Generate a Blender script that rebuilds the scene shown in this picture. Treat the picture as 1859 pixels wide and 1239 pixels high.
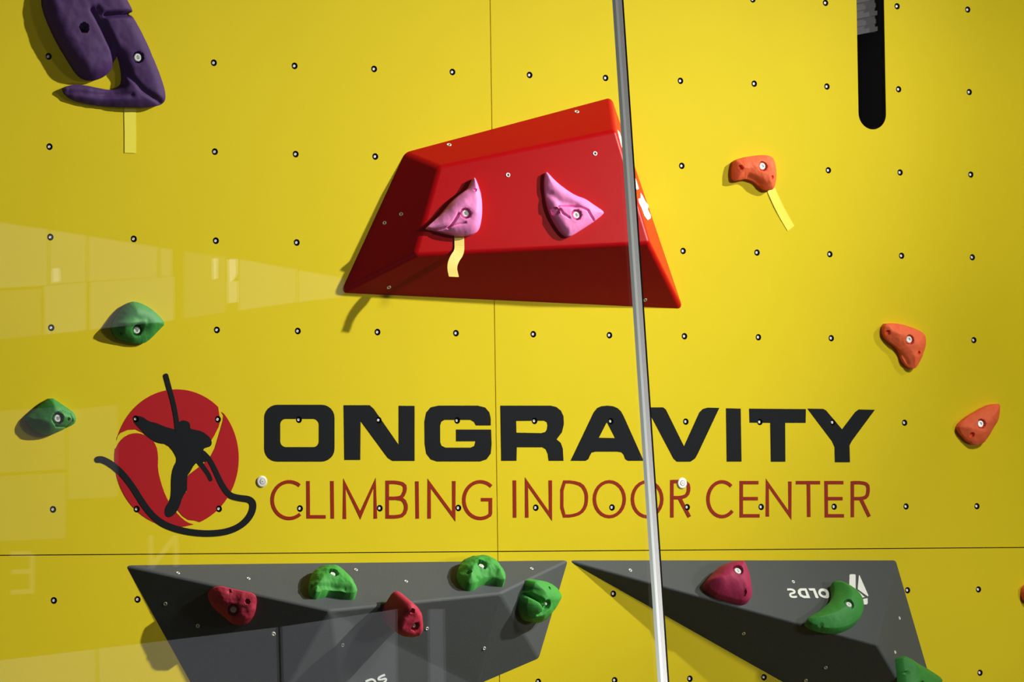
import bpy, bmesh, math, random
from mathutils import Vector, Matrix, noise
from mathutils.geometry import delaunay_2d_cdt, tessellate_polygon
for o in list(bpy.data.objects): bpy.data.objects.remove(o, do_unlink=True)
S = bpy.context.scene
C = S.collection
random.seed(4)

# ------------------------------------------------------------------ camera
# The climbing wall is described in its own frame: x along it, z up its face, -y out of it.
# The wall overhangs: LEAN turns that frame into the upright world of the glass and the floor.
F = 9770.21
RX = Vector((0.88570137, -0.46404234, -0.01406401))
RY = Vector((0.01134157, 0.05191204, -0.99858726))
RZ = Vector((0.46411686, 0.88429059, 0.05124153))
CAM = Vector((-4.59764, -10.94043, -1.45027))

def ray(px, py):
    return (RX*((px-929.5)/F) + RY*((py-619.5)/F) + RZ).normalized()

_n = ray(1122, 0).cross(ray(1205, 1239))
ALPHA = math.atan2(-_n.z, _n.y)                       # the glass joint is plumb
UP = Vector((0, math.sin(ALPHA), math.cos(ALPHA)))
LEAN = Matrix.Identity(4)                            # the wall is taken as plumb and the glass leans instead
FLOOR = (LEAN @ CAM).z - 1.62
T = Matrix.Translation((0, 0, -FLOOR)) @ LEAN

cam = bpy.data.objects.new('camera', bpy.data.cameras.new('camera')); C.objects.link(cam)
m = Matrix.Identity(4)
for i in range(3):
    m[i][0] = RX[i]; m[i][1] = -RY[i]; m[i][2] = -RZ[i]; m[i][3] = CAM[i]
cam.matrix_world = T @ m
cam.data.sensor_width = 36; cam.data.lens = 36*F/1859; cam.data.clip_end = 200
S.camera = cam

# ------------------------------------------------------------------ light
S.view_settings.view_transform = 'Standard'; S.view_settings.look = 'None'
S.view_settings.gamma = 1; S.view_settings.exposure = 0.0; S.view_settings.use_curve_mapping = False
w = bpy.data.worlds.new('world'); S.world = w; w.use_nodes = True
w.node_tree.nodes['Background'].inputs[0].default_value = (1.0, 0.97, 0.93, 1)
w.node_tree.nodes['Background'].inputs[1].default_value = 0.03

def lamp(name, kind, pos, aim, power, size, color=(1, 1, 1), cone=None, blend=1.0):
    l = bpy.data.lights.new(name, kind); l.energy = power; l.color = color
    if kind == 'SPOT':
        l.spot_size = cone; l.spot_blend = blend; l.shadow_soft_size = size
    else:
        l.shape = 'DISK'; l.size = size
    o = bpy.data.objects.new(name, l); C.objects.link(o)
    q = (Vector(aim)-Vector(pos)).to_track_quat('-Z', 'Y')
    o.matrix_world = T @ (Matrix.Translation(pos) @ q.to_matrix().to_4x4())
    return o
lamp('hall_spotlight', 'SPOT', (6.19, -3.1, 2.28), (-.797, 0, -1.50), 3480, 0.06, (1, 0.975, 0.90), .52, 1.0)
lamp('near_fill_spot', 'SPOT', (2.68, -1.935, .226), (2.28, 0, -1.6), 142, 0.12, (1, 0.975, 0.90), 2.182, 1.0)  # added fill making up the light on the wall's right side
lamp('low_fill_spot', 'SPOT', (3.6, -2.3, -1.1), (1.65, 0, -1.95), 105, 0.12, (1, 0.975, 0.90), .95, 1.0)  # added fill lifting the lower wall, no real fitting there
lamp('joint_fill_spot', 'SPOT', (-.95, -4.5, -2.55), (-.76, -3.85, -1.6), 220, 0.05, (1, 1, 1), 1.3, 1.0)  # unseen lamp added to brighten the metal glass joint from below

# ------------------------------------------------------------------ materials
def lin(c):
    c = c.lstrip('#')
    v = [int(c[i:i+2], 16)/255 for i in (0, 2, 4)]
    return tuple((x/12.92 if x <= .04045 else ((x+.055)/1.055)**2.4) for x in v)
def mat(name, col, rough=.5, metal=0.0, spec=.5, bump=0.0, bscale=300, vary=0.0, vscale=8, coat=0.0):
    mt = bpy.data.materials.new(name); mt.use_nodes = True
    nt = mt.node_tree; b = nt.nodes['Principled BSDF']
    c = lin(col)
    b.inputs['Base Color'].default_value = (*c, 1)
    b.inputs['Roughness'].default_value = rough; b.inputs['Metallic'].default_value = metal
    b.inputs['Specular IOR Level'].default_value = spec
    b.inputs['Coat Weight'].default_value = coat; b.inputs['Coat Roughness'].default_value = .15
    tc = nt.nodes.new('ShaderNodeTexCoord')
    if vary:
        n = nt.nodes.new('ShaderNodeTexNoise'); n.inputs['Scale'].default_value = vscale; n.inputs['Detail'].default_value = 5
        r = nt.nodes.new('ShaderNodeMapRange'); r.inputs['To Min'].default_value = 1-vary; r.inputs['To Max'].default_value = 1+vary
        x = nt.nodes.new('ShaderNodeVectorMath'); x.operation = 'SCALE'; x.inputs[0].default_value = c
        nt.links.new(tc.outputs['Object'], n.inputs['Vector']); nt.links.new(n.outputs['Fac'], r.inputs['Value'])
        nt.links.new(r.outputs[0], x.inputs['Scale']); nt.links.new(x.outputs[0], b.inputs['Base Color'])
    if bump:
        n = nt.nodes.new('ShaderNodeTexNoise'); n.inputs['Scale'].default_value = bscale; n.inputs['Detail'].default_value = 3
        u = nt.nodes.new('ShaderNodeBump'); u.inputs['Strength'].default_value = bump; u.inputs['Distance'].default_value = .002
        nt.links.new(tc.outputs['Object'], n.inputs['Vector']); nt.links.new(n.outputs['Fac'], u.inputs['Height'])
        nt.links.new(u.outputs[0], b.inputs['Normal'])
    return mt
def emit(name, col, s):
    mt = bpy.data.materials.new(name); mt.use_nodes = True; nt = mt.node_tree; nt.nodes.clear()
    e = nt.nodes.new('ShaderNodeEmission'); e.inputs[0].default_value = (*lin(col), 1); e.inputs[1].default_value = s
    o = nt.nodes.new('ShaderNodeOutputMaterial'); nt.links.new(e.outputs[0], o.inputs[0]); return mt
def glass(name):
    mt = bpy.data.materials.new(name); mt.use_nodes = True; nt = mt.node_tree; nt.nodes.clear()
    t = nt.nodes.new('ShaderNodeBsdfTransparent'); t.inputs[0].default_value = (.985, .995, .988, 1)
    g = nt.nodes.new('ShaderNodeBsdfGlossy'); g.inputs['Roughness'].default_value = 0.0
    x = nt.nodes.new('ShaderNodeMixShader'); x.inputs[0].default_value = .045
    o = nt.nodes.new('ShaderNodeOutputMaterial')
    nt.links.new(t.outputs[0], x.inputs[1]); nt.links.new(g.outputs[0], x.inputs[2]); nt.links.new(x.outputs[0], o.inputs[0])
    return mt
M = dict(
    yellow=mat('yellow_paint', 'e2ca0c', .6, spec=.15, bump=.12, bscale=500, vary=.035, vscale=5),
    red=mat('red_volume_paint', 'b4020a', .34, spec=.12, bump=.15, bscale=700, vary=.03, vscale=4),
    grey=mat('grey_volume_paint', '4e5254', .6, spec=.25, bump=.3, bscale=800, vary=.05, vscale=6),
    purple=mat('purple_resin', '44205c', .7, spec=.3, bump=.2, bscale=600, vary=.08, vscale=20),
    pink=mat('pink_resin', 'ff90d4', .55, spec=.3, bump=.15, bscale=600, vary=.06, vscale=25),
    orange=mat('orange_resin', 'f2683c', .65, spec=.3, bump=.25, bscale=400, vary=.07, vscale=40),
    green=mat('green_resin', '3f9a3c', .65, spec=.3, bump=.25, bscale=400, vary=.08, vscale=40),
    dgreen=mat('deep_green_resin', '348a38', .6, spec=.35, bump=.2, bscale=400, vary=.08, vscale=30),
    crimson=mat('crimson_resin', 'b02440', .65, spec=.3, bump=.25, bscale=400, vary=.08, vscale=40),
    magenta=mat('magenta_resin', 'a32350', .65, spec=.3, bump=.25, bscale=400, vary=.08, vscale=40),
    steel=mat('zinc_steel', 'f4f2ee', .35, metal=.3, spec=.8),
    chrome=mat('bright_steel', 'ffffff', .3, metal=.2, spec=1),
    bore_shade=mat('shaded_bore', '2a1e10', .8),  # shade inside holes and slot edge put into a dark brown
    black=mat('black_vinyl', '0c0f15', .55, spec=.10, vary=.05),
    logored=mat('red_vinyl', 'b0101c', .5, spec=.12, vary=.05),
    textred=mat('rust_red_vinyl', '942000', .5, spec=.12),
    white=mat('white_print', 'f4f6f4', .5),
    tape=mat('yellow_tape', 'f8ea3a', .5, bump=.1),
    paletape=mat('pale_yellow_tape', 'f3dc6c', .45, bump=.1),
    dark=mat('dark_void', '0c0c0e', .8), lining=mat('slot_lining', '4a474e', .6),
    plate=mat('worn_plate', '27252a', .5, metal=.1, vary=.5, vscale=40),
    alu=mat('brushed_aluminium', 'dcdad6', .35, metal=.2, spec=.6, bump=.1),
    seal=mat('black_seal', '0d0b08', .5), edge=mat('polished_glass_edge', 'dfe4de', .15, spec=1),
    floor=mat('grey_floor', '55514c', .7, vary=.1), plaster=mat('grey_plaster', '8a8680', .8),
    glass=glass('clear_glass'),
    win=emit('daylight_pane', 'f4f6ff', .68), win2=emit('bright_daylight_pane', 'fbfcff', 2.4),
    win3=emit('dim_daylight_pane', 'f4f6ff', .35),
    sign=emit('lit_sign_face', 'fff6e0', .6),
)

# ------------------------------------------------------------------ builders
ORG = {}
def place(name, origin, data=None, parent=None):
    o = bpy.data.objects.new(name, data); C.objects.link(o)
    if parent is None:
        ORG[o.name] = Vector(origin); o.matrix_world = T @ Matrix.Translation(origin)
    else:
        ORG[o.name] = ORG[parent.name].copy(); o.parent = parent
    return o
def tag(o, label=None, cat=None, group=None, kind=None):
    for k, v in (('label', label), ('category', cat), ('group', group), ('kind', kind)):
        if v: o[k] = v
    return o
def thing(name, origin, label, cat, group=None):
    return tag(place(name, origin), label, cat, group)
def meshobj(name, verts, faces, mt, parent=None, origin=None, smooth=False, bevel=0, seg=3, fix=True):
    if parent is not None: org = ORG[parent.name]
    else: org = Vector(origin) if origin is not None else sum((Vector(v) for v in verts), Vector())/len(verts)
    me = bpy.data.meshes.new(name)
    me.from_pydata([Vector(v)-org for v in verts], [], faces)
    if fix:
        b = bmesh.new(); b.from_mesh(me); bmesh.ops.recalc_face_normals(b, faces=b.faces); b.to_mesh(me); b.free()
    if smooth: me.polygons.foreach_set('use_smooth', [True]*len(me.polygons))
    me.materials.append(mt)
    o = place(name, org, me, parent)
    if bevel:
        md = o.modifiers.new('bevel', 'BEVEL'); md.width = bevel; md.segments = seg; md.limit_method = 'ANGLE'; md.angle_limit = math.radians(12)
        me.polygons.foreach_set('use_smooth', [True]*len(me.polygons))
        md.harden_normals = True
    return o

class Frame:
    """a flat face: point, outward normal, u along it, v up it"""
    def __init__(s, p, n, u=None):
        s.p = Vector(p); s.n = Vector(n).normalized()
        u = Vector(u) if u is not None else Vector((1, 0, 0))
        s.u = (u - s.n*u.dot(s.n)).normalized(); s.v = s.u.cross(s.n)*-1
        if s.v.z < 0: s.v = -s.v
    def hit(s, px, py, off=0.0):
        d = ray(px, py); q = s.p + s.n*off
        return CAM + d*((q-CAM).dot(s.n)/d.dot(s.n))
    def uv(s, px, py, off=0.0):
        q = s.hit(px, py, off)-s.p; return (q.dot(s.u), q.dot(s.v))
    def at(s, u, v, h=0.0): return s.p + s.u*u + s.v*v + s.n*h
WALL = Frame((0, 0, 0), (0, -1, 0))

def prism(loops, fr, h0, h1):
    """loops in uv (outer first, then holes) -> solid between heights h0 and h1 over the frame"""
    pts = [[Vector((a, b, 0)) for a, b in l] for l in loops]
    tris = tessellate_polygon(pts); flat = [p for l in pts for p in l]; n = len(flat)
    vs = [fr.at(p.x, p.y, h1) for p in flat]+[fr.at(p.x, p.y, h0) for p in flat]
    fs = [tuple(t) for t in tris]+[tuple(i+n for i in reversed(t)) for t in tris]
    k = 0
    for l in pts:
        c = len(l)
        for i in range(c): fs.append((k+i, k+(i+1) % c, n+k+(i+1) % c, n+k+i))
        k += c
    return vs, fs
def merge(parts):
    V, Fc = [], []
    for v, f in parts:
        k = len(V); V += v; Fc += [tuple(i+k for i in q) for q in f]
    return V, Fc
def smooth_loop(p, it=2, closed=True):
    for _ in range(it):
        q = []
        n = len(p)
        if closed:
            for i in range(n):
                a, b = p[i], p[(i+1) % n]
                q += [(a[0]*.75+b[0]*.25, a[1]*.75+b[1]*.25), (a[0]*.25+b[0]*.75, a[1]*.25+b[1]*.75)]
        else:
            q = [p[0]]
            for i in range(n-1):
                a, b = p[i], p[i+1]
                q += [(a[0]*.75+b[0]*.25, a[1]*.75+b[1]*.25), (a[0]*.25+b[0]*.75, a[1]*.25+b[1]*.75)]
            q.append(p[-1])
        p = q
    return p
def ribbon(line, wd, cap=True):
    """one closed outline around a polyline, in the polyline's units; wd scalar or list"""
    n = len(line); W = wd if isinstance(wd, list) else [wd]*n
    L, Rr = [], []
    for i in range(n):
        a = Vector(line[max(i-1, 0)]); b = Vector(line[i]); c = Vector(line[min(i+1, n-1)])
        d0 = (b-a).normalized() if i else (c-b).normalized(); d1 = (c-b).normalized() if i < n-1 else d0
        t = d0+d1
        t = t.normalized() if t.length > 1e-6 else d0
        nn = Vector((-t.y, t.x)); k = 1/max(.35, nn.dot(Vector((-d0.y, d0.x))))
        L.append(tuple(b+nn*W[i]/2*k)); Rr.append(tuple(b-nn*W[i]/2*k))
    if not isinstance(wd, list) and cap != 'round': return L+Rr[::-1]
    def end(b, a, r):
        t = (Vector(b)-Vector(a)).normalized(); nn = Vector((-t.y, t.x)); b = Vector(b)
        return [tuple(b+(nn*math.cos(math.pi*i/8)+t*math.sin(math.pi*i/8))*r) for i in range(1, 8)]
    return L+end(line[-1], line[-2], W[-1]/2)+Rr[::-1]+end(line[0], line[1], W[0]/2)
def sc(off, s, pts): return [(off[0]+x*s, off[1]+y*s) for x, y in pts]
def arc(cx, cy, rx, ry, a0, a1, n=24):
    return [(cx+rx*math.cos(math.radians(a0+(a1-a0)*i/n)), cy-ry*math.sin(math.radians(a0+(a1-a0)*i/n))) for i in range(n+1)]
def decal(loopsets, fr, h0=.0001, h1=.0007):
    """list of [outer, holes...] in photo pixels read onto a face"""
    return merge([prism([[fr.uv(x, y, h1) for x, y in l] for l in ls], fr, h0, h1) for ls in loopsets])
def tube(fr, u, v, r, h0, h1, n=24, r1=None):
    r1 = r if r1 is None else r1
    vs = [fr.at(u+r*math.cos(2*math.pi*i/n), v+r*math.sin(2*math.pi*i/n), h0) for i in range(n)]
    vs += [fr.at(u+r1*math.cos(2*math.pi*i/n), v+r1*math.sin(2*math.pi*i/n), h1) for i in range(n)]
    return vs, [tuple(range(n)), tuple(range(n, 2*n))]+[(i, (i+1) % n, n+(i+1) % n, n+i) for i in range(n)]
def lathe(fr, u, v, prof, n=24):
    """prof: (radius, height) list, closed on the axis at both ends when radius is 0"""
    vs, fs = [], []
    for r, h in prof:
        for i in range(n):
            a = 2*math.pi*i/n; vs.append(fr.at(u+r*math.cos(a), v+r*math.sin(a), h))
    for k in range(len(prof)-1):
        for i in range(n):
            fs.append((k*n+i, k*n+(i+1) % n, (k+1)*n+(i+1) % n, (k+1)*n+i))
    return vs, fs
def weld(o, d=1e-5):
    b = bmesh.new(); b.from_mesh(o.data); bmesh.ops.remove_doubles(b, verts=b.verts, dist=d)
    bmesh.ops.dissolve_degenerate(b, edges=b.edges, dist=1e-7)
    bmesh.ops.recalc_face_normals(b, faces=b.faces); b.to_mesh(o.data); b.free()
def cut(o, cv, cf, bore=None):
    """bore the given solids out of o and keep the result as plain mesh"""
    me = bpy.data.meshes.new('cutter'); me.from_pydata(cv, [], cf)
    b = bmesh.new(); b.from_mesh(me); bmesh.ops.recalc_face_normals(b, faces=b.faces); b.to_mesh(me); b.free()
    c = bpy.data.objects.new('cutter', me); C.objects.link(c)
    top = o
    c.matrix_world = T
    md = o.modifiers.new('bore', 'BOOLEAN'); md.operation = 'DIFFERENCE'; md.solver = 'EXACT'; md.use_self = True; md.object = c
    bpy.context.view_layer.update()
    dg = bpy.context.evaluated_depsgraph_get()
    new = bpy.data.meshes.new_from_object(o.evaluated_get(dg))
    o.modifiers.remove(md); old = o.data; o.data = new; new.name = old.name
    bpy.data.objects.remove(c, do_unlink=True)
    if bore:
        new.materials.append(bore); org = ORG[o.name]
        for p in new.polygons:
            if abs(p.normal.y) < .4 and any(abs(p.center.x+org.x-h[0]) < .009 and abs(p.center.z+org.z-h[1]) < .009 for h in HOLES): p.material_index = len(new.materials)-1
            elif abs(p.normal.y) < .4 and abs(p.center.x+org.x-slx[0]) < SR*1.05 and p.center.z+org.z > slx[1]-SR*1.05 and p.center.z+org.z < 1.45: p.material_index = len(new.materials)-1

# ------------------------------------------------------------------ the wall: four panels on a backing
rows = {0: [9, 10, 11, 12], 1: [0, 2, 3, 4, 5, 6, 7, 8, 9, 10, 11, 12], 2: [0, 1, 2, 3, 4, 8, 10, 11, 12], 3: [0, 1, 2, 3, 8, 9, 10, 11, 12],
        4: [0, 2, 3, 4, 5, 6, 7, 8, 9, 10, 12], 5: [1, 2, 3, 4, 5, 6, 7, 8, 9, 10, 11], 6: list(range(13)), 7: [0, 1, 7, 11, 12], 8: [6, 7, 8, 9, 12]}
HOLES = [(i*.2, -r*.2) for r, l in rows.items() for i in l]
back = meshobj('wall_back', *prism([[(-2.4, -4.6), (4.6, -4.6), (4.6, 1.5), (-2.4, 1.5)]], WALL, -.36, -.30), M['dark'], origin=(1.1, 0, -1.3))
tag(back, kind='structure')
SX, SZ = 1.1, -1.3
g = .0011
quads = {'ul': (-2.4, SX-g, SZ+g, 1.5), 'ur': (SX+g, 4.6, SZ+g, 1.5), 'll': (-2.4, SX-g, -4.6, SZ-g), 'lr': (SX+g, 4.6, -4.6, SZ-g)}
slot_top, slot_bot = WALL.uv(1576.5, -400), WALL.uv(1583.5, 206)
slx = (slot_bot[0]+.0, slot_bot[1])
SR = .0385
def stadium(r): return [(slx[0]-r, 2.2), (slx[0]-r, slx[1])]+[(slx[0]-r*math.cos(a), slx[1]-r*math.sin(a)) for a in [math.pi*i/20 for i in range(1, 20)]]+[(slx[0]+r, slx[1]), (slx[0]+r, 2.2)]
shear = (slot_top[0]-slot_bot[0])/(slot_top[1]-slot_bot[1])
def lean_slot(p): return [(x+(z-slx[1])*shear*.0, z) for x, z in p]
nut_me = None
for key, (x0, x1, z0, z1) in quads.items():
    vs, fs = prism([[(x0, z0), (x1, z0), (x1, z1), (x0, z1)]], WALL, -.018, 0)
    p = meshobj('wall_panel', vs, fs, M['yellow'], back)
    inside = [h for h in HOLES if x0 < h[0] < x1 and z0 < h[1] < z1]
    cs = [tube(WALL, h[0], h[1], .0076, -.03, .01) for h in inside]
    if key == 'ur': cs.append(prism([lean_slot(stadium(SR))], WALL, -.05, .02))
    cut(p, *merge(cs), bore=M['bore_shade'])
    for hx, hz in inside:
        o = place('threaded_insert', (0, 0, 0), None if nut_me is None else nut_me, p)
        if nut_me is None:
            bpy.data.objects.remove(o, do_unlink=True)
            fr0 = Frame(ORG[p.name], (0, -1, 0))
            parts = [lathe(fr0, 0, 0, [(.0001, -.0030), (.0012, -.0030), (.0016, -.0020), (.0028, -.0022), (.0036, -.0034), (.0038, -.0060), (.0038, -.0178), (.0001, -.0178)])]
            o = meshobj('threaded_insert', *merge(parts), M['steel'], p, smooth=True)
            nut_me = o.data
        o.location = Vector((hx, 0, hz))-ORG[back.name]
# two flush bolt heads beside the lettering
for px, py, lb in ((475, 875, 'round grey bolt head between the emblem rope and the red lettering'), (1238, 878, 'round grey bolt head over the red letter R right of the glass joint')):
    u, v = WALL.uv(px, py)
    r_ = thing('flush_bolt', WALL.at(u, v), lb, 'bolt')
    meshobj('washer', *lathe(WALL, u, v, [(.0065, .0002), (.0125, .0002), (.0125, .0018), (.0105, .0026), (.0065, .0026), (.0065, .0002)], 28), M['steel'], r_)
    meshobj('screw_head', *lathe(WALL, u, v, [(.0001, .0002), (.0058, .0002), (.0058, .0022), (.0046, .0034), (.0018, .0034), (.0012, .0012), (.0001, .0012)], 28), M['steel'], r_)
# the slot: lining, plate behind it
ring_o, ring_i = stadium(SR+.004), stadium(SR)
lin_l = [ring_o + ring_i[::-1]]
meshobj('slot_lining', *prism([lean_slot(ring_o+ring_i[::-1])], WALL, -.20, -.018), M['lining'], back)
pl = []
zt = WALL.uv(1580, 60)[1]
for k in range(16):
    z = zt+.002+k*.019
    dz = .008
    a = [(slx[0]-SR, z-dz), (slx[0]+SR, z+dz), (slx[0]+SR, z+dz+.011), (slx[0]-SR, z-dz+.011)]
    pl.append(prism([a], WALL, -.034, -.022-.005*(k % 2)))
pl.append(prism([[(slx[0]-SR, zt-.004), (slx[0]+SR, zt+.008), (slx[0]+SR, 1.2), (slx[0]-SR, 1.2)]], WALL, -.040, -.030))
meshobj('ribbed_plate', *merge(pl), M['plate'], back)

# ------------------------------------------------------------------ the hall around
def world_box(name, lo, hi, mt):
    vs = [(x, y, z) for x in (lo[0], hi[0]) for y in (lo[1], hi[1]) for z in (lo[2], hi[2])]
    fs = [(0, 1, 3, 2), (4, 6, 7, 5), (0, 4, 5, 1), (2, 3, 7, 6), (0, 2, 6, 4), (1, 5, 7, 3)]
    me = bpy.data.meshes.new(name); c = Vector([(a+b)/2 for a, b in zip(lo, hi)])
    me.from_pydata([Vector(v)-c for v in vs], [], fs)
    b = bmesh.new(); b.from_mesh(me); bmesh.ops.recalc_face_normals(b, faces=b.faces); b.to_mesh(me); b.free()
    me.materials.append(mt); o = bpy.data.objects.new(name, me); C.objects.link(o); o.location = c
    return tag(o, kind='structure')
world_box('floor', (-14, -22, -.1), (14, 3, 0), M['floor'])

# ------------------------------------------------------------------ glass screen in front
gn = Vector((0, -math.cos(ALPHA), math.sin(ALPHA)))
gp = CAM + ray(1163, 620)*((-3.8-CAM.y)/ray(1163, 620).y)
GL = Frame(gp, gn)
low = -((T @ gp).z)
def seam(px): return GL.uv(px, 620)[0]
s0, s1, s2, s3 = seam(1155.5), seam(1159.5), seam(1167.6), seam(1172.0)
def slab(u0, u1, h0, h1, v0=low, v1=3.2): return prism([[(u0, v0), (u1, v0), (u1, v1), (u0, v1)]], GL, h0, h1)
gl = meshobj('window_1', *slab(-3.6, s0, -.005, .005), M['glass'], origin=GL.at(-1.8, 0)); tag(gl, kind='structure')
gr = meshobj('window_2', *slab(s3, 3.4, -.005, .005), M['glass'], origin=GL.at(1.8, 0)); tag(gr, kind='structure')
meshobj('polished_edge', *slab(s0+.0002, s1, -.005, .005), M['edge'], gl)
js = place('trim_1', GL.at(seam(1164), 0)); tag(js, kind='structure')
w3 = (s2-s1)/3
ps = []
for k in range(3):
    a = s1+w3*k
    ps.append(prism([[(a, low), (a+w3*.92, low), (a+w3*.92, 3.2), (a, 3.2)]], GL, -.006, .006-.001*(k == 1)))
meshobj('metal_profile', *merge(ps), M['alu'], js, bevel=.0006, seg=2)
meshobj('rubber_seal', *slab(s2, s3-.0002, -.005, .003), M['seal'], js)

# ------------------------------------------------------------------ windows of the hall behind the camera, seen only as reflections in the glass
def mirror(px, py):
    d = ray(px, py); q = GL.hit(px, py, .005); return q, (d-gn*2*d.dot(gn))
q0, r0 = mirror(350, 700)
wc = q0+r0*11
class Far(Frame):
    def hit(s, px, py, off=0.0):
        q, d = mirror(px, py); c = s.p+s.n*off
        return q+d*((c-q).dot(s.n)/d.dot(s.n))
hr = Vector((r0.x, r0.y, r0.z)); hr = (hr-UP*hr.dot(UP)).normalized()
FARW = Far(wc, -hr)
def far_window(name, polys, fwd=0.0):
    a = meshobj(name, *merge([prism([[FARW.uv(x, y) for x, y in p]], FARW, -.03+fwd, fwd) for p, _ in polys[:1]]), polys[0][1], origin=FARW.hit(*polys[0][0][0]))
    tag(a, kind='structure')
    for p, mt in polys[1:]:
        meshobj('pane', *prism([[FARW.uv(x, y) for x, y in p]], FARW, -.03+fwd, fwd), mt, a)
    return a
W1, W2, W3, W1b = M['win'], M['win2'], M['win3'], emit('hazy_daylight_pane', 'f8faff', 1.5)
far_window('window_3', [
    ([(-60, 394), (88, 416), (88, 515), (-60, 524)], W1),
    ([(92, 417), (158, 427), (158, 508), (92, 514)], W1),
    ([(162, 428), (288, 448), (288, 500), (162, 508)], W1),
    ([(82, 519), (158, 512), (158, 597), (82, 605)], W1), ([(165, 512), (318, 501), (318, 579), (165, 596)], W1),
    ([(293, 449), (314, 453), (314, 498), (293, 499)], W1),
    ([(-60, 530), (76, 524), (76, 606), (-60, 619)], W3),
    ([(336, 456), (412, 466), (412, 564), (336, 576)], W3), ([(436, 470), (540, 489), (540, 546), (436, 561)], W1),
    ([(543, 490), (625, 504), (625, 536), (543, 546)], W1),
    ])
far_window('window_4', [([(388, 472), (397, 473), (396, 508), (389, 508)], W2), ([(415, 514), (434, 514), (434, 550), (416, 552)], W1b),
    ([(97, 492), (110, 490), (112, 512), (98, 514)], W2), ([(416, 474), (432, 474), (432, 500), (424, 512), (417, 512)], W2)], .05)
far_window('window_5', [([(-60, 1206), (175, 1179), (178, 1330), (-60, 1330)], W1), ([(180, 1178), (505, 1139), (510, 1330), (183, 1330)], W1),
    ([(513, 1138), (722, 1106), (724, 1330), (518, 1330)], W1), ([(781, 1106), (808, 1106), (812, 1330), (783, 1330)], W1)])
far_window('window_6', [([(-60, 750), (120, 738), (120, 850), (-60, 860)], W3), ([(125, 744), (215, 735), (215, 900), (125, 905)], W3),
    ([(-60, 868), (120, 858), (120, 975), (-60, 985)], W3)])
def far_letter(strokes, wd):
    return merge([prism([[FARW.uv(x, y) for x, y in ribbon(l, wd)]], FARW, -.02, 0) for l in strokes])
sg = thing('lit_sign', FARW.hit(60, 1040), 'pale lit sign letters behind the camera, mirrored in the glass at lower left', 'sign')
meshobj('letter', *far_letter([[(60, 1004), (60, 1077)], [(20, 1005), (57, 1005)], [(22, 1038), (57, 1037)], [(21, 1075), (57, 1073)]], 8), M['sign'], sg)
meshobj('letter', *far_letter([[(275, 972), (277, 1030)], [(277, 1030), (318, 975)], [(320, 972), (322, 1028)]], 9), M['sign'], sg)

# ------------------------------------------------------------------ bolts and sockets
def bolt_head(fr, u, v, h, r, parent, name='bolt', mt=None):
    """socket cap bolt: dished rim with a hexagonal well"""
    vs, fs = lathe(fr, u, v, [(r, h-.012), (r, h-.0012), (r*.86, h), (r*.52, h), (r*.46, h-.004), (.0001, h-.0045)], 24)
    vs2, fs2 = tube(fr, u, v, r*.52, h-.010, h-.0042, 6)
    return meshobj(name, *merge([(vs, fs), (vs2, fs2)]), mt or M['chrome'], parent)
def socket(fr, px, py, parent, r=.0055):
    u, v = fr.uv(px, py)
    o = meshobj('threaded_insert', *lathe(fr, u, v, [(r, -.004), (r, .0006), (r*.82, .0012), (r*.42, .0006), (r*.34, -.004)], 20), M['steel'], parent, smooth=True)
    meshobj('bore', *tube(fr, u, v, r*.42, -.004, .0002, 16), M['bore_shade'], o)  # solid dark plug, its colour stands in for the shaded hollow
    return o

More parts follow.
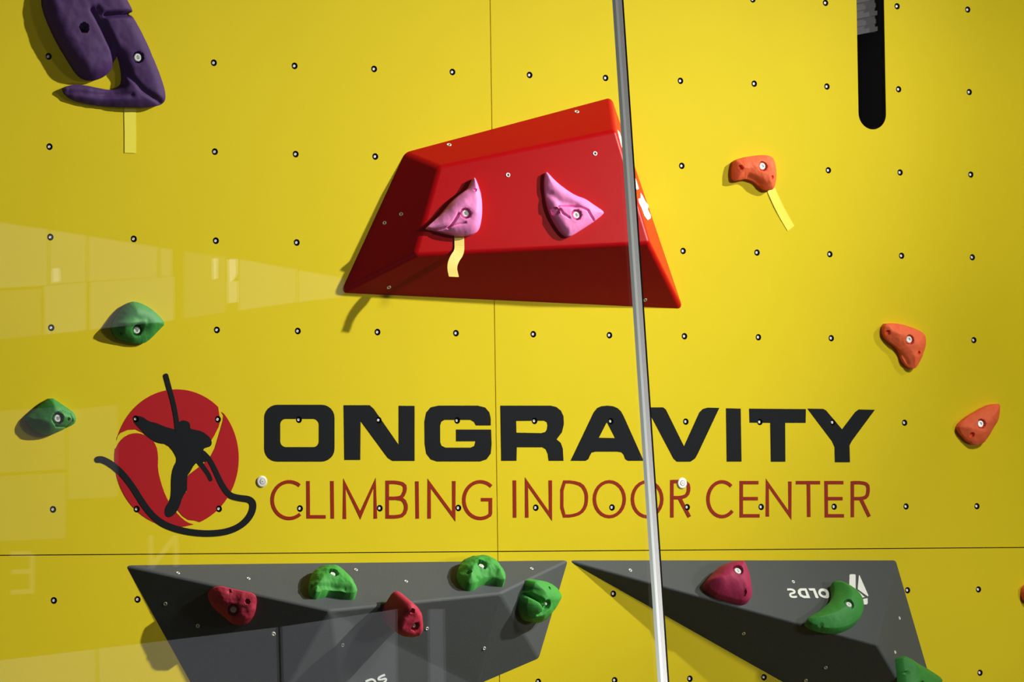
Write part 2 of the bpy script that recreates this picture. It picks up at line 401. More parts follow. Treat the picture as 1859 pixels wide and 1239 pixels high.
# ------------------------------------------------------------------ holds
def seg_d(p, a, b):
    ax, ay = a; bx, by = b; dx, dy = bx-ax, by-ay; l = dx*dx+dy*dy
    t = 0 if l == 0 else max(0, min(1, ((p[0]-ax)*dx+(p[1]-ay)*dy)/l))
    return math.hypot(p[0]-ax-dx*t, p[1]-ay-dy*t)
def inside(p, L):
    c = False; n = len(L); j = n-1
    for i in range(n):
        if (L[i][1] > p[1]) != (L[j][1] > p[1]) and p[0] < (L[j][0]-L[i][0])*(p[1]-L[i][1])/(L[j][1]-L[i][1])+L[i][0]: c = not c
        j = i
    return c
def hold(name, label, mt, fr, outline, h, bolts=(), dents=(), grooves=(), lumps=(), peak=None, rim=.35, width=None, cat='climbing hold',
         group=None, step=.0024, rnd=2, tilt=None, rough=.0012, gw=.0035, bolt_r=.0082, off=.35, plain_bolt=True):
    """sculpted resin hold: the outline is read onto its face, the relief is a real height over it.
    peak=(px,py,reach): the crest the relief falls away from; lumps=(px,py,radius,height)"""
    L = [fr.uv(x, y, h*off) for x, y in smooth_loop(outline, rnd)]
    us = [p[0] for p in L]; vs_ = [p[1] for p in L]
    cu, cv = sum(us)/len(us), sum(vs_)/len(vs_)
    root = thing(name, fr.at(cu, cv, 0), label, cat, group or 'holds on the climbing wall')
    size = min(max(us)-min(us), max(vs_)-min(vs_)); wdt = width or size*.38
    fp = lambda x, y: fr.uv(x, y, h*.85)
    B = [(fp(b[0], b[1]), b[2] if len(b) > 2 else .0125) for b in bolts]
    D = [(fp(d[0], d[1]), d[2]*.00133, d[3]) for d in dents]
    G = [([fp(*q) for q in gl_[0]], gl_[1], gl_[2] if len(gl_) > 2 else gw) for gl_ in grooves]
    U = [(fp(l[0], l[1]), l[2]*.00133, l[3]) for l in lumps]
    PK = fp(peak[0], peak[1]) if peak else None
    n = len(L)
    # even boundary
    bd = []
    for i in range(n):
        a, b = L[i], L[(i+1) % n]; d = math.hypot(b[0]-a[0], b[1]-a[1]); k = max(1, int(d/step))
        for j in range(k): bd.append((a[0]+(b[0]-a[0])*j/k, a[1]+(b[1]-a[1])*j/k))
    segs = [(L[i], L[(i+1) % n]) for i in range(n)]
    pts = []; y = min(vs_); r_ = 0
    while y < max(vs_):
        x = min(us)+(step/2 if r_ % 2 else 0)
        while x < max(us):
            if inside((x, y), L):
                d = min(seg_d((x, y), a, b) for a, b in segs)
                if d > step*.5: pts.append((x, y, d))
            x += step
        y += step*.866; r_ += 1
    seed = Vector((hash_(label) % 97, 3.1, 7.7))
    def height(x, y, d):
        t = min(1, d/wdt); e = 1-(1-t)**2.2
        hh = h*(rim+(1-rim)*e)
        if PK:
            q = math.hypot(x-PK[0], y-PK[1])/(peak[2]*.00133)
            hh = h*rim*.8+(hh-h*rim*.8)*max(0, 1-q*.72) if q < 1.3 else h*rim*.8
            hh = max(hh, h*.16)
        if tilt: hh *= max(.25, 1+(x-cu)/size*tilt[0]+(y-cv)/size*tilt[1])
        for (c, r, a) in U: hh += a*math.exp(-((x-c[0])**2+(y-c[1])**2)/(r*r))
        for (ln, dp, gw_) in G:
            q = min(seg_d((x, y), ln[i], ln[i+1]) for i in range(len(ln)-1)); hh -= dp*math.exp(-(q/gw_)**2)
        hh += rough*noise.noise(Vector((x*55, y*55, 0))+seed)*2+rough*.6*noise.noise(Vector((x*160, y*160, 0))+seed)
        for (c, r, dp) in D:
            q = math.hypot(x-c[0], y-c[1])
            if q < r: hh -= dp
        return max(hh, .004)
    heights = []
    co = [Vector(b) for b in bd]+[Vector((p[0], p[1])) for p in pts]
    Bh = []
    for (c, r) in B:
        d = min(seg_d(c, a, b) for a, b in segs); Bh.append(height(c[0], c[1], d))
    # rings of extra points make crisp bolt wells
    for (c, r) in B:
        for rr in (r, r*1.18):
            for i in range(20):
                a = 2*math.pi*i/20; co.append(Vector((c[0]+rr*math.cos(a), c[1]+rr*math.sin(a))))
    nb = len(bd)
    V2, E2, F2, *_ = delaunay_2d_cdt(co, [(i, (i+1) % nb) for i in range(nb)], [list(range(nb))], 1, 1e-7)
    verts, Z = [], []
    for v in V2:
        d = min(seg_d((v.x, v.y), a, b) for a, b in segs)
        z = height(v.x, v.y, d)
        for (c, r), bh in zip(B, Bh):
            q = math.hypot(v.x-c[0], v.y-c[1])
            if q <= r*1.08: z = max(min(z, bh-.011), .003)
            elif q < r*1.3: z = z-.0006
        Z.append(z); verts.append(fr.at(v.x, v.y, z))
    faces = [tuple(f) for f in F2]
    # skirt down to the face
    cnt = {}
    for f in faces:
        for i in range(len(f)):
            a, b = f[i], f[(i+1) % len(f)]; cnt[(min(a, b), max(a, b))] = cnt.get((min(a, b), max(a, b)), 0)+1
    be = [e for e, k in cnt.items() if k == 1]
    mp = {}
    for e in be:
        for i in e:
            if i not in mp:
                mp[i] = len(verts); v = V2[i]
                verts.append(fr.at(v.x, v.y, -.0002))
    for a, b in be: faces.append((a, b, mp[b], mp[a]))
    ob = meshobj('hold_body', verts, faces, mt, root, smooth=True)
    try: ob.data.set_sharp_from_angle(angle=math.radians(48))
    except Exception: pass
    for (c, r), bh in zip(B, Bh): bolt_head(fr, c[0], c[1], max(bh-.0045, .007), min(r*.8, bolt_r), root)
    return root
def hash_(s): return sum((i+1)*ord(c) for i, c in enumerate(s))

# ------------------------------------------------------------------ volumes
def volume(name, label, mt, pts, faces, org, bevel=.007):
    root = thing(name, WALL.hit(*org), label, 'climbing volume', 'volumes on the climbing wall')
    V = [WALL.hit(p[0], p[1], p[2]) for p in pts]
    o = meshobj('shell', V, faces, mt, root)
    me = o.data; me.polygons.foreach_set('use_smooth', [True]*len(me.polygons))
    at = me.attributes.new('bevel_weight_edge', 'FLOAT', 'EDGE')
    for e in me.edges:
        k = sum(pts[i][2] > 0 for i in e.vertices); at.data[e.index].value = (0.0, 1.0 if bevel > .01 else .8, 1.0 if bevel < .01 else .7)[k]; e.use_edge_sharp = k == 0
    md = o.modifiers.new('bevel', 'BEVEL'); md.width = bevel; md.segments = 4; md.limit_method = 'WEIGHT'; md.harden_normals = True
    frs = []
    ctr = sum(V, Vector())/len(V)
    for f in faces:
        a, b, c = V[f[0]], V[f[1]], V[f[2]]; n = (b-a).cross(c-a).normalized()
        if n.dot(a-ctr) < 0: n = -n
        frs.append(Frame((a+b+c)/3, n))
    return root, frs
def round_corners(p, k=.04): return p


# red volume: base quad and raised, slightly tilted front quad
rv_pts = [(735, 277, 0), (1110, 177, 0), (1240, 561, 0), (618, 532, 0), (797.7, 302.8, .066), (1118.2, 236.8, .096), (1180.4, 441.8, .146), (753.4, 463.3, .092)]
rv_faces = [(4, 5, 6, 7), (1, 2, 6, 5), (0, 1, 5, 4), (2, 3, 7, 6), (3, 0, 4, 7), (0, 3, 2, 1)]
red, rf = volume('climbing_volume', 'large red wedge volume bolted to the wall above the lettering', M['red'], rv_pts, rv_faces, (930, 370), .011)
RFRONT, RRIGHT, RTOP, RBOT, RLEFT = rf[0], rf[1], rf[2], rf[3], rf[4]
for px, py in ((1047, 203), (815, 263)): socket(RTOP, px, py, red)
for px, py in ((922, 318), (1080, 279)): socket(RFRONT, px, py, red)
for px, py in ((728, 389), (698, 405)): socket(RLEFT, px, py, red, .0045)
for px, py in ((706, 522), (1171, 545)): socket(RBOT, px, py, red, .005)
# white print on its right flank, seen at a slant
mk = [[[(1121, 236), (1125, 240), (1131, 258), (1136, 278), (1133, 280), (1127, 262)]],
      [[(1149, 313), (1151, 316), (1156, 330), (1160, 343), (1156, 345), (1152, 334)]],
      [[(1163, 350), (1167, 356), (1172, 366), (1178, 374), (1176, 380), (1181, 390), (1182, 396), (1176, 400), (1170, 392), (1165, 378), (1160, 368), (1159, 361), (1163, 360)]]]
for q in mk: meshobj('white_print', *decal([q], RRIGHT, .0002, .0010), M['white'], red)

def h_on(a, b, c, px, py):
    a, b, c = (WALL.hit(*q) for q in (a, b, c)); n = (b-a).cross(c-a); d = ray(px, py)
    return -(CAM+d*((a-CAM).dot(n)/d.dot(n))).y
b0, b1, m1 = (228, 1027, 0), (1031, 1018, 0), (600, 1109, .145)
m2 = (907, 1078, h_on(b0, b1, m1, 907, 1078))
g1_pts = [b0, b1, (978, 1196, 0), (866, 1243, 0), (640, 1420, 0), (436, 1402, 0), m1, m2]
g1_faces = [(0, 1, 7, 6), (1, 2, 7), (7, 2, 3), (6, 7, 3), (6, 3, 4), (6, 4, 5), (0, 6, 5), (0, 5, 4, 3, 2, 1)]
vol1, gf = volume('climbing_volume', 'wide dark grey volume below the round emblem, left of the pair', M['grey'], g1_pts, g1_faces, (600, 1100))
GT, GR, GR2, GB, GB2, GB3, GLf = gf[:7]
for px, py in ((323, 1041), (451, 1051), (646, 1035), (737, 1056), (965, 1033)): socket(GT, px, py, vol1, .0043)
for px, py in ((300, 1097), (359, 1137)): socket(GLf, px, py, vol1, .0043)
socket(GB3, 497, 1152, vol1, .0043); socket(GB2, 622, 1172, vol1, .0043); socket(GB, 775, 1142, vol1, .0043); socket(GR2, 879, 1178, vol1, .0043)
g2_pts = [(1030, 1018, 0), (1626, 1018, 0), (1743, 1421, 0), (1592, 1172, .155)]
vol2, hf = volume('climbing_volume', 'dark grey pointed volume with white upside-down print, right of the pair', M['grey'], g2_pts, [(0, 1, 3), (1, 2, 3), (0, 3, 2), (0, 2, 1)], (1400, 1080))
HT, HR, HB = hf[0], hf[1], hf[2]
for px, py in ((1144, 1036), (1440, 1057)): socket(HT, px, py, vol2, .0043)
for px, py in ((1633, 1123), (1625, 1185)): socket(HR, px, py, vol2, .0043)
for px, py in ((1350, 1151), (1499, 1213), (1463, 1236)): socket(HB, px, py, vol2, .0043)
# white print, standing on its head
S5 = lambda p: sc((1440, 1020), .113, p)
S1 = lambda p: sc((1400, 990), .2469, p)
wl = []
wl.append([smooth_loop(S5([(400, 510), (410, 455), (450, 432), (520, 438), (570, 480), (580, 560), (560, 595), (500, 590), (430, 560)]), 2), smooth_loop(S5([(440, 505), (455, 475), (500, 478), (530, 510), (525, 548), (490, 550), (450, 530)]), 2)])
wl.append([S5([(240, 432), (345, 432), (410, 580), (385, 592), (358, 580), (318, 470), (262, 466)])])
wl.append([S5([(75, 460), (110, 432), (210, 432), (275, 588), (170, 588), (110, 560), (75, 510)]), S5([(120, 480), (140, 468), (185, 468), (215, 550), (170, 550), (130, 525)])])
wl.append([ribbon(smooth_loop(S1([(118, 328), (150, 326), (172, 338), (172, 352), (150, 356), (138, 362), (142, 378), (165, 384), (190, 380)]), 2, False), 3.6)])
wl.append([S5([(905, 215), (925, 205), (985, 205), (1003, 215), (1003, 440), (1150, 572), (1110, 580), (1000, 480), (790, 370), (800, 355), (830, 353), (900, 385)])])
wl.append([S5([(1065, 220), (1210, 550), (1195, 560), (1036, 445), (1055, 225)])])
wl.append([S5([(1130, 600), (1195, 590), (1198, 670), (1180, 692), (1130, 690), (1110, 660), (1115, 620)])])
for q in wl: meshobj('print_letter', *decal([q], HT, .0002, .0010), M['white'], vol2)
SB = lambda p: sc((600, 1180), 160/1859, p)
for l, wd in (([(1150, 535), (1080, 560), (1010, 600), (1010, 640), (1080, 640), (1160, 610), (1180, 640), (1140, 690), (1080, 730)], 3.6),
              ([(740, 680), (800, 650), (880, 625), (940, 660), (950, 720), (900, 780), (800, 760), (740, 690)], 3.6)):
    meshobj('print_letter', *decal([[ribbon(smooth_loop(SB(l), 2, False), wd)]], GB2, .0002, .0010), M['white'], vol1)

# ------------------------------------------------------------------ lettering on the wall (vinyl), bored through by the same holes
def bored(o, box=None):
    vs = [o.matrix_world.inverted() @ Vector((0, 0, 0))]
    org = ORG[o.name]; xs = [v.co.x+org.x for v in o.data.vertices]; zs = [v.co.z+org.z for v in o.data.vertices]
    hs = [h for h in HOLES if min(xs)-.01 < h[0] < max(xs)+.01 and min(zs)-.01 < h[1] < max(zs)+.01]
    if hs: cut(o, *merge([tube(WALL, h[0], h[1], .0076, -.01, .01) for h in hs]))
    return o
Z3 = lambda p: sc((460, 710), 470/1859, p)
Z4 = lambda p: sc((880, 710), 380/1811, p)
Z5 = lambda p: sc((1220, 710), 400/1859, p)
def rrect(x0, y0, x1, y1, r, n=6):
    o = []
    for cx, cy, a in ((x1-r, y0+r, 90), (x0+r, y0+r, 180), (x0+r, y1-r, 270), (x1-r, y1-r, 0)):
        o += [(cx+r*math.cos(math.radians(a+(90)*i/n)), cy-r*math.sin(math.radians(a+90*i/n))) for i in range(n+1)]
    o2 = []
    for cx, cy, a in ((x1-r, y0+r, 0), (x0+r, y0+r, 90), (x0+r, y1-r, 180), (x1-r, y1-r, 270)):
        o2 += [(cx+r*math.cos(math.radians(a+90*i/n)), cy-r*math.sin(math.radians(a+90*i/n))) for i in range(n+1)]
    return o2
big = [
 [Z3(rrect(80, 100, 583, 508, 92)), Z3(rrect(193, 201, 472, 404, 42))],
 [Z3([(650, 103), (835, 103), (865, 130), (1045, 390), (1045, 107), (1158, 108), (1158, 503), (1000, 503), (965, 480), (770, 215), (768, 496), (655, 496)])],
 [Z3([(1705, 248), (1600, 248), (1585, 222), (1560, 208), (1375, 208), (1350, 222), (1341, 250), (1342, 370), (1352, 395), (1380, 408), (1560, 408), (1588, 395), (1597, 362), (1457, 362), (1457, 278), (1707, 278), (1711, 380), (1705, 450), (1675, 492), (1630, 507), (1320, 507), (1275, 492), (1243, 450), (1232, 380), (1230, 220), (1243, 155), (1275, 118), (1330, 106), (1610, 106), (1665, 120), (1695, 155), (1705, 200)])],
 [Z4([(137, 128), (570, 128), (620, 140), (660, 172), (682, 220), (685, 290), (668, 360), (622, 420), (658, 450), (676, 500), (682, 605), (555, 605), (547, 545), (530, 505), (500, 488), (278, 488), (275, 605), (145, 605)]), Z4([(272, 260), (515, 258), (538, 270), (545, 295), (540, 335), (525, 356), (490, 366), (275, 362)])],
 [Z4([(745, 605), (945, 185), (975, 148), (1010, 133), (1060, 128), (1110, 133), (1150, 150), (1180, 178), (1205, 225), (1375, 605), (1240, 605), (1217, 590), (1205, 555), (1185, 532), (1150, 526), (960, 526), (925, 535), (908, 565), (897, 592), (875, 605)]), Z4([(988, 406), (1054, 276), (1062, 276), (1130, 409)])],
 [[(1174, 740), (1204, 740), (1209, 744), (1242, 811), (1270, 749), (1276, 743), (1285, 740.5), (1306, 741), (1267, 824), (1262, 833), (1254, 838.6), (1229, 838.6), (1223, 833)]],
 [Z5([(457, 147), (580, 150), (587, 597), (463, 597)])],
 [Z5([(652, 150), (1130, 154), (1128, 270), (955, 270), (957, 598), (835, 598), (830, 270), (655, 268)])],
 [Z5([(1143, 150), (1275, 152), (1300, 165), (1435, 325), (1545, 180), (1575, 157), (1712, 160), (1520, 420), (1498, 460), (1502, 603), (1375, 603), (1372, 475), (1350, 425)])],
]
BW = thing('wall_lettering', WALL.hit(1040, 790), 'large heavy black gym name lettering on the yellow wall', 'lettering')
for L_ in big: bored(meshobj('letter', *decal([L_], WALL), M['black'], BW))
W6 = 6.3
def st(z, *lines): return [[ribbon(z(l), W6)] for l in lines]
def loops_at(ls): return merge([decal([q], WALL, .0001, .0006+.00015*i) for i, q in enumerate(ls)])
Aa = arc
small = [
 st(Z3, Aa(258, 785, 122, 132, 52, 310)),
 st(Z3, [(393, 648), (395, 905), (520, 905)]),
 st(Z3, [(565, 648), (568, 918)]),
 st(Z3, [(655, 920), (655, 665), (768, 895), (872, 660), (877, 918)]),
 st(Z3, [(962, 918), (962, 645)], smooth_loop([(965, 657), (1030, 657), (1085, 672), (1092, 712), (1070, 762), (1030, 772), (965, 772)], 1, False), smooth_loop([(1030, 772), (1080, 780), (1102, 835), (1080, 893), (1030, 905), (965, 905)], 1, False)),
 st(Z3, [(1175, 650), (1178, 918)]),
 st(Z3, [(1263, 918), (1263, 665), (1440, 905), (1440, 648)]),
 st(Z3, Aa(1630, 785, 118, 132, 48, 305)+[(1703, 880), (1703, 782), (1635, 782)]),
 st(Z4, [(258, 775), (260, 1098)]),
 st(Z4, [(365, 1098), (362, 790), (570, 1085), (568, 775)]),
 [[smooth_loop(Z4([(655, 775), (760, 775), (850, 800), (890, 870), (897, 935), (885, 1010), (840, 1070), (755, 1097), (655, 1097)]), 1), smooth_loop(Z4([(682, 802), (755, 802), (830, 825), (862, 880), (868, 935), (858, 1000), (820, 1048), (750, 1070), (682, 1070)]), 1)]],
 [[Z4(Aa(1079, 938, 144, 166, 0, 360)[:-1]), Z4(Aa(1079, 938, 115, 138, 0, 360)[:-1])]],
 [[Z4(Aa(1406, 938, 142, 166, 0, 360)[:-1]), Z4(Aa(1406, 938, 113, 138, 0, 360)[:-1])]],
 st(Z4, [(1620, 1097), (1620, 772)], smooth_loop([(1622, 785), (1700, 785), (1757, 800), (1768, 850), (1752, 905), (1700, 925), (1622, 925)], 1, False), [(1685, 925), (1772, 1092)]),
 st(Z5, Aa(422, 915, 118, 147, 48, 318)),
 st(Z5, [(730, 775), (585, 775), (585, 1055), (740, 1055)], [(590, 910), (725, 910)]),
 st(Z5, [(805, 1062), (805, 780), (995, 1050), (995, 765)]),
 st(Z5, [(1045, 775), (1250, 775)], [(1152, 780), (1155, 1065)]),
 st(Z5, [(1447, 775), (1300, 775), (1303, 1055), (1452, 1055)], [(1305, 910), (1440, 910)]),
 st(Z5, [(1522, 1067), (1522, 763)], smooth_loop([(1524, 775), (1600, 775), (1650, 790), (1657, 840), (1645, 895), (1600, 910), (1524, 910)], 1, False), [(1592, 910), (1665, 1062)]),
]
RWD = thing('wall_lettering', WALL.hit(1030, 910), 'thin rust red lettering line under the black name', 'lettering')
for L_ in small:
    bored(meshobj('letter', *loops_at(L_), M['textred'], RWD))

# ------------------------------------------------------------------ round climber emblem
Z2 = lambda p: sc((150, 660), 350/1275, p)
def ell(a0, a1, n=30): return arc(622, 628, 411, 456, a0, a1, n)
EM = thing('wall_emblem', WALL.hit(320, 830), 'round red emblem with black climber figure and rope on the wall', 'emblem')
top_p = ell(165, 48)+[(905, 345), (912, 375), (900, 420), (870, 480), (845, 520), (800, 560), (620, 560), (480, 500), (405, 463), (350, 437), (300, 440), (250, 462), (228, 488)]
right_p = [(918, 322)]+ell(42, -75, 30)+[(700, 1038), (660, 1010), (632, 975), (610, 940), (640, 880), (690, 850), (692, 755), (705, 735), (765, 690), (800, 665), (850, 610), (875, 560), (905, 460), (928, 380), (930, 345)]
right_p = [(918, 322)]+[(x, y) for x, y in ell(40, -68, 30)]+[(740, 1040), (700, 1036), (660, 1010), (632, 975), (610, 940), (640, 880), (690, 850), (692, 755), (705, 735), (765, 690), (800, 665), (850, 610), (875, 560), (905, 460), (928, 380), (932, 345)]
left_p = smooth_loop([(222, 560), (245, 515), (290, 475), (345, 460), (400, 468), (455, 500), (488, 545), (500, 610), (497, 700), (518, 790), (550, 880), (590, 950), (640, 1010), (690, 1052), (735, 1066)], 1, False)+[(x, y) for x, y in arc(622, 628, 411, 456, -83, -188, 26)]
def ccw(p): return p
for nm, p, z in (('red_segment', top_p, 0), ('red_segment', right_p, 0), ('red_segment', left_p, 0)):
    bored(meshobj(nm, *decal([[Z2(p)]], WALL, .0001, .0006), M['logored'], EM))
clim = smooth_loop([(330, 368), (348, 350), (392, 350), (440, 385), (490, 395), (540, 418), (600, 435), (628, 440), (636, 390), (660, 375), (700, 385), (712, 405), (710, 432), (745, 440), (790, 450), (835, 482), (856, 515), (850, 548), (822, 556), (798, 566), (802, 590), (832, 610), (850, 640), (800, 655), (770, 650), (738, 670), (712, 718), (692, 745), (688, 790), (692, 840), (660, 885), (640, 955), (602, 1008), (565, 1022), (543, 1000), (545, 955), (580, 905), (588, 860), (588, 760), (600, 690), (628, 640), (608, 590), (562, 535), (490, 524), (440, 496), (390, 445), (345, 398)], 1)
bored(meshobj('climber_figure', *decal([[Z2(clim)]], WALL, .0001, .0011), M['black'], EM))
lg = smooth_loop([(768, 645), (800, 690), (832, 735), (846, 768)], 2, False)
bored(meshobj('climber_leg', *decal([[Z2(ribbon(lg, [34-8*i/len(lg) for i in range(len(lg))]))]], WALL, .0001, .0010), M['black'], EM))
r1 = smooth_loop([(103, 636), (130, 634), (190, 665), (260, 725), (330, 815), (385, 905), (440, 985), (510, 1050), (600, 1092), (720, 1120), (850, 1128), (970, 1112), (1060, 1068), (1118, 1000), (1133, 930), (1105, 898), (1040, 892), (970, 875), (918, 800), (880, 715), (840, 635), (800, 592)], 2, False)
wds = [42-14*max(0, (i/len(r1)-.72)/.28) for i in range(len(r1))]
bored(meshobj('rope', *decal([[Z2(ribbon(r1, wds))]], WALL, .0001, .0013), M['black'], EM))
r2 = smooth_loop([(552, 82), (570, 150), (600, 260), (618, 350), (628, 440)], 1, False)
bored(meshobj('rope', *decal([[Z2(ribbon(r2, 31, 'round'))]], WALL, .0001, .0014), M['black'], EM))

# ------------------------------------------------------------------ tape strips
def tape(name, label, line, wpx, mt, fr, hs):
    """a strip of tape; hs = height off the face at each point"""
    L = []
    for (x, y), h in zip(line, hs):
        c = fr.hit(x, y, h); L.append(c)
    vs, fs = [], []
    n = len(L); k = .00133*wpx/2/ (1 if fr is WALL else 1.12)
    for i, c in enumerate(L):
        a = L[max(i-1, 0)]; b = L[min(i+1, n-1)]; t = (b-a).normalized(); s_ = t.cross(fr.n).normalized(); nn = s_.cross(t)
        for sg_ in (-1, 1):
            for q in (0, .0003): vs.append(c+s_*k*sg_+nn*q)
    for i in range(n-1):
        a, b = i*4, i*4+4
        fs += [(a, a+2, b+2, b), (a+1, b+1, b+3, a+3), (a, b, b+1, a+1), (a+2, a+3, b+3, b+2)]
    fs += [(0, 1, 3, 2), (4*n-4, 4*n-2, 4*n-1, 4*n-3)]
    o = meshobj(name, vs, fs, mt, origin=L[0]); tag(o, label, 'tape', 'tape strips marking the start holds'); return o
tape('tape_strip', 'bright yellow tape strip hanging straight below the purple hold', [(236, 190), (236, 215), (236.5, 240), (236.5, 262), (236.5, 278)], 21, M['tape'], WALL, [.0008]*5)
def curl(pts):
    p = smooth_loop(pts, 2, False); return p
cl = curl([(833, 422), (834, 440), (834, 458), (825, 470), (820, 485), (824, 503)])
hs = [.004, .004, .006, .010, .016, .020, .020, .016, .012, .010, .010, .012, .016, .020, .026, .030, .032, .034]
hs = [hs[min(i*len(hs)//len(cl), len(hs)-1)] for i in range(len(cl))]
tape('tape_strip', 'curled pale yellow tape strip hanging from the left pink hold on the red volume', cl, 20, M['paletape'], RFRONT, [.002+.012*min(1, max(0, (i/len(cl)-.3)/.7)) for i in range(len(cl))])
tape('tape_strip', 'lemon yellow tape strip slanting down from the upper orange hold', [(1398, 340), (1403, 352), (1412, 372), (1423, 393), (1436, 415)], 17, M['tape'], WALL, [.0006, .0014, .0014, .001, .0006])

# ------------------------------------------------------------------ the holds
hold('climbing_hold', 'big purple hooked hold at the top left corner of the wall', M['purple'], WALL,
     [(84, -40), (78, -12), (78, 12), (88, 40), (104, 75), (125, 110), (143, 138), (160, 147), (180, 145), (198, 132), (209, 112), (214, 96), (221, 120), (224, 146), (218, 160), (204, 164), (180, 160), (152, 154), (128, 154), (114, 160), (120, 172), (136, 183), (172, 191), (222, 195), (262, 195), (288, 193), (299, 184), (299, 168), (291, 140), (277, 106), (257, 62), (240, 32), (234, 24), (240, 22), (232, 6), (222, -14), (205, -42)],
     .030, bolts=[(251, 104, .0115)], dents=[(150, 51, 8, .022)], grooves=[([(168, 18), (188, 55), (205, 92), (216, 124), (226, 150)], .016, .006), ([(176, 14), (198, 60), (216, 98), (240, 140), (262, 165), (292, 184)], .007, .006), ([(192, 27), (212, 26), (238, 25)], .02, .005), ([(130, 165), (180, 172), (240, 172)], .005, .006)],
     lumps=[(125, 60, 55, .007), (165, 110, 30, .006), (260, 150, 40, -.005), (190, 178, 40, -.010), (140, 168, 26, -.008)], rim=.55, step=.0036, width=.03, rough=.0006, bolt_r=.0095)
hold('climbing_hold', 'pink hold with a raised wing tip, left one on the red volume', M['pink'], RFRONT,
     [(861, 322), (863, 325), (869, 340), (874, 360), (875, 385), (872, 408), (867, 422), (852, 428), (832, 428), (810, 423), (792, 418), (775, 415), (777, 411), (790, 400), (806, 384), (820, 366), (836, 352), (850, 343), (857, 330)],
     .034, bolts=[(846, 387, .0115)], dents=[(864, 344, 3, .004)], grooves=[([(833, 388), (826, 400), (817, 412)], .006, .0022), ([(777, 413), (800, 415), (817, 411), (845, 404)], .004, .002)],
     peak=(862, 385, 88), rim=.45, rough=.0004, step=.0019, rnd=2, width=.022)
hold('climbing_hold', 'pink hold with an eye-shaped groove, right one on the red volume', M['pink'], RFRONT,
     [(991, 312), (994, 314), (1005, 326), (1022, 341), (1045, 356), (1062, 361), (1080, 374), (1097, 385), (1093, 391), (1078, 403), (1055, 418), (1036, 430), (1026, 429), (1012, 412), (1000, 390), (992, 362), (989, 335)],
     .024, bolts=[(1047, 390, .0115)], dents=[(1010, 383, 7, .006)], grooves=[([(1015, 375), (1035, 374), (1053, 376), (1067, 382), (1073, 392), (1080, 399)], .005, .0020), ([(1016, 377), (1022, 388), (1034, 396)], .004, .002), ([(1002, 352), (1018, 366), (1045, 374)], .004, .009)],
     peak=(1050, 385, 110), rim=.45, rough=.0004, step=.0019, width=.02)
HO = lambda p: sc((1300, 250), 260/1790, p)
hold('climbing_hold', 'orange two-horned hold above the slanting tape', M['orange'], WALL,
     HO([(240, 285), (300, 262), (370, 242), (500, 222), (600, 220), (680, 235), (718, 280), (737, 370), (742, 480), (730, 580), (708, 645), (655, 662), (600, 650), (540, 600), (480, 552), (420, 528), (370, 515), (300, 535), (240, 542), (213, 510), (208, 400), (222, 330)]),
     .030, bolts=[(1384, 302, .0105)], dents=[(1345.5, 304, 4, .006), (1401.5, 322, 3, .004)], grooves=[([(1362, 320), (1372, 325), (1382, 332)], .005, .005)], rim=.5, rnd=1, step=.002, rough=.0010)
HP = lambda p: sc((1560, 560), 299/1372, p)
hold('climbing_hold', 'orange teardrop hold pointing down, below the upper orange one', M['orange'], WALL,
     HP([(203, 130), (255, 124), (330, 130), (400, 150), (470, 175), (535, 215), (550, 270), (542, 330), (518, 400), (492, 460), (450, 510), (405, 490), (362, 440), (345, 380), (318, 330), (268, 295), (218, 250), (198, 200)]),
     .030, bolts=[(1651, 617, .0105)], dents=[(1614.5, 604, 4, .006), (1669, 641, 3, .005)], grooves=[([(1638, 640), (1645, 648), (1652, 662)], .004, .004)], rim=.5, rnd=1, step=.002, rough=.0011)
hold('climbing_hold', 'orange hold tapering up to the right, near the right edge', M['orange'], WALL,
     HP([(818, 978), (880, 918), (960, 868), (1050, 818), (1110, 798), (1165, 796), (1167, 850), (1152, 930), (1110, 1000), (1070, 1070), (1030, 1125), (960, 1142), (905, 1110), (858, 1060), (828, 1020)]),
     .032, bolts=[(1781, 770, .0105)], dents=[(1765.5, 790, 4.5, .006)], rim=.5, rnd=1, step=.002, rough=.0010)
hold('climbing_hold', 'orange hold cut off by the right edge of the frame', M['orange'], WALL,
     [(1858, 1066), (1872, 1058), (1890, 1062), (1898, 1078), (1892, 1094), (1874, 1098), (1860, 1092), (1856, 1078)], .03, bolts=[(1879, 1078, .0105)], rim=.5, rnd=1, step=.0024)
HG = lambda p: sc((0, 500), 340/1277, p)
hold('climbing_hold', 'dark green diamond hold upper left, above the emblem', M['dgreen'], WALL,
     HG([(890, 178), (950, 186), (1020, 220), (1085, 275), (1132, 330), (1090, 372), (1035, 430), (990, 465), (930, 468), (870, 452), (800, 428), (768, 385), (766, 340), (790, 290), (840, 225)]),
     .030, bolts=[(252, 599, .012)], dents=[(222, 604, 2.5, .003)], grooves=[([(216, 588), (240, 586), (262, 586)], -.006, .006)], lumps=[(258, 596, 17, -.010)], rim=.35, rnd=1, step=.0022, rough=.0005, width=.04, tilt=(-.2, .35))
hold('climbing_hold', 'green pointed hold at the far left, beside the emblem', M['dgreen'], WALL,
     HG([(352, 832), (400, 862), (460, 903), (512, 942), (525, 985), (508, 1018), (440, 1048), (380, 1076), (320, 1090), (268, 1072), (218, 1032), (178, 980), (240, 920), (300, 868)]),
     .036, bolts=[(105, 760, .012)], dents=[(125, 761, 2.5, .003)], grooves=[([(97, 765), (100, 752), (113, 746), (130, 752), (135, 764), (124, 775), (105, 775), (97, 765)], .0035, .002)], rim=.3, rnd=1, step=.0021, rough=.0004, peak=(112, 757, 78))
HR1 = lambda p: sc((360, 1040), 140/1446, p)
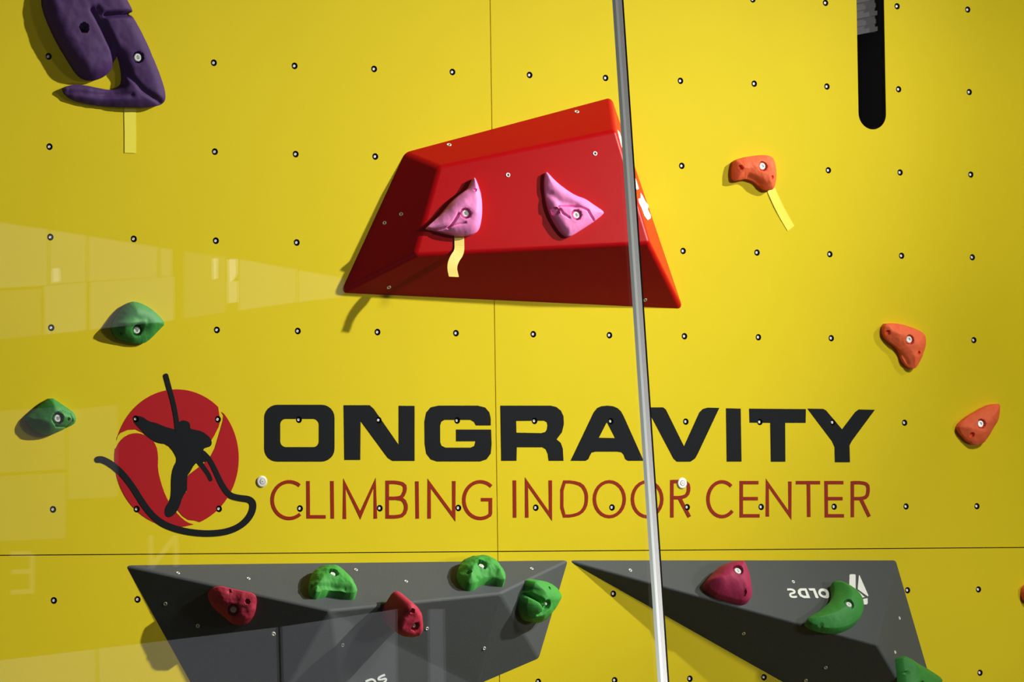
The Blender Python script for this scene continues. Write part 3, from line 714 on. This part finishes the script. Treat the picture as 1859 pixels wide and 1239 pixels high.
hold('climbing_hold', 'crimson bulky hold at the left of the wide grey volume', M['crimson'], GLf,
     HR1([(190, 370), (265, 300), (360, 268), (450, 268), (560, 298), (700, 328), (850, 358), (990, 388), (1072, 430), (1098, 500), (1088, 620), (1062, 760), (1000, 870), (930, 955), (830, 990), (740, 985), (640, 955), (520, 865), (400, 765), (285, 665), (215, 560), (180, 455)]),
     .022, bolts=[(424, 1108, .0125)], dents=[(449.5, 1093, 4, .006), (417, 1076, 3, .003)], rim=.5, rnd=1, step=.0025, rough=.0012, bolt_r=.007)
HG7 = lambda p: sc((540, 1000), 240/1652, p)
hold('climbing_hold', 'green arched hold, left one on top of the wide grey volume', M['green'], GT,
     HG7([(150, 370), (180, 305), (240, 248), (330, 217), (420, 212), (500, 238), (575, 285), (645, 340), (695, 420), (735, 490), (738, 545), (690, 560), (600, 548), (500, 527), (400, 518), (310, 535), (230, 555), (182, 525), (152, 460)]),
     .040, bolts=[(604, 1043, .0115)], dents=[(566, 1057, 3.5, .006)], grooves=[([(580, 1060), (604, 1059), (628, 1063)], .004, .004), ([(590, 1066), (610, 1065), (636, 1072)], .004, .003)], rim=.5, rnd=1, step=.0022, rough=.0016, bolt_r=.006)
hold('climbing_hold', 'crimson tall stub hold in the middle of the wide grey volume', M['crimson'], GB,
     HG7([(1395, 650), (1450, 660), (1512, 718), (1555, 800), (1567, 900), (1560, 1000), (1512, 1065), (1430, 1085), (1340, 1078), (1262, 1048), (1230, 1010), (1205, 960), (1225, 880), (1270, 810), (1310, 745), (1345, 690)]),
     .075, bolts=[(749.5, 1135, .010)], dents=[(745, 1107, 4, .008)], rim=.82, rnd=1, step=.0024, rough=.0010, off=.8, width=.016, bolt_r=.004)
HD = lambda p: sc((800, 990), 240/1652, p)
hold('climbing_hold', 'green arched hold, right one on top of the wide grey volume', M['green'], GT,
     HD([(222, 285), (268, 220), (350, 183), (450, 172), (540, 180), (640, 198), (712, 248), (765, 310), (800, 380), (805, 462), (740, 458), (660, 434), (560, 432), (480, 462), (440, 503), (370, 518), (308, 495), (256, 432), (216, 352)]),
     .042, bolts=[(874, 1027, .0115)], dents=[(852, 1038, 4, .006)], grooves=[([(868, 1044), (888, 1043), (912, 1050)], .005, .003)], rim=.5, rnd=1, step=.0022, rough=.0018, bolt_r=.0065)
hold('climbing_hold', 'green split hold of two lobes at the right end of the wide grey volume', M['green'], GR,
     HD([(1150, 438), (1250, 442), (1340, 472), (1425, 528), (1464, 600), (1442, 680), (1395, 765), (1342, 855), (1280, 935), (1200, 975), (1120, 965), (1058, 905), (1032, 800), (1046, 690), (1088, 600), (1110, 560), (1118, 500)]),
     .050, bolts=[(990, 1097, .0105)], grooves=[([(958, 1070), (970, 1079), (982, 1092), (985, 1104)], .026, .0045), ([(990, 1104), (984, 1112), (978, 1116)], .008, .003)], dents=[(999, 1069, 2.5, .005)], rim=.5, rnd=1, step=.0022, rough=.0010, bolt_r=.003)
HM = lambda p: sc((1260, 1000), 140/1577, p)
hold('climbing_hold', 'dark magenta rounded hold on the pointed grey volume', M['magenta'], HT,
     HM([(225, 640), (300, 555), (400, 445), (520, 335), (640, 287), (780, 256), (900, 246), (995, 285), (1068, 380), (1128, 500), (1168, 650), (1188, 780), (1196, 900), (1155, 985), (1050, 1022), (900, 995), (700, 945), (500, 892), (378, 822), (265, 732)]),
     .055, bolts=[(1338, 1039, .0115)], dents=[(1356.5, 1069, 3.5, .007)], rim=.35, rnd=1, step=.0024, rough=.0008, tilt=(0, .35), bolt_r=.0085)
HC = lambda p: sc((1440, 1020), .113, p)
hold('climbing_hold', 'green crescent hold beside the white print on the pointed grey volume', M['dgreen'], HT,
     HC([(620, 342), (700, 322), (800, 342), (905, 398), (1005, 468), (1085, 560), (1127, 680), (1117, 800), (1065, 925), (960, 1015), (830, 1075), (700, 1099), (540, 1090), (400, 1058), (275, 1012), (200, 942), (300, 878), (420, 806), (530, 716), (598, 640), (638, 560), (650, 460), (632, 390)]),
     .045, bolts=[(1541, 1098, .0115)], dents=[(1496, 1129, 4, .006)], rim=.45, rnd=1, step=.0024, rough=.0006, bolt_r=.0075)
HE = lambda p: sc((1600, 1150), 259/1859, p)
hold('climbing_hold', 'green hold at the bottom of the pointed grey volume, cut by the frame', M['dgreen'], HR,
     HE([(255, 300), (330, 318), (450, 398), (575, 468), (700, 560), (735, 700), (640, 840), (480, 880), (340, 800), (295, 700), (280, 560), (262, 400)]),
     .045, bolts=[(1672, 1247, .0115)], dents=[(1655.5, 1221, 3.5, .007)], rim=.45, rnd=1, step=.0024, rough=.0008)
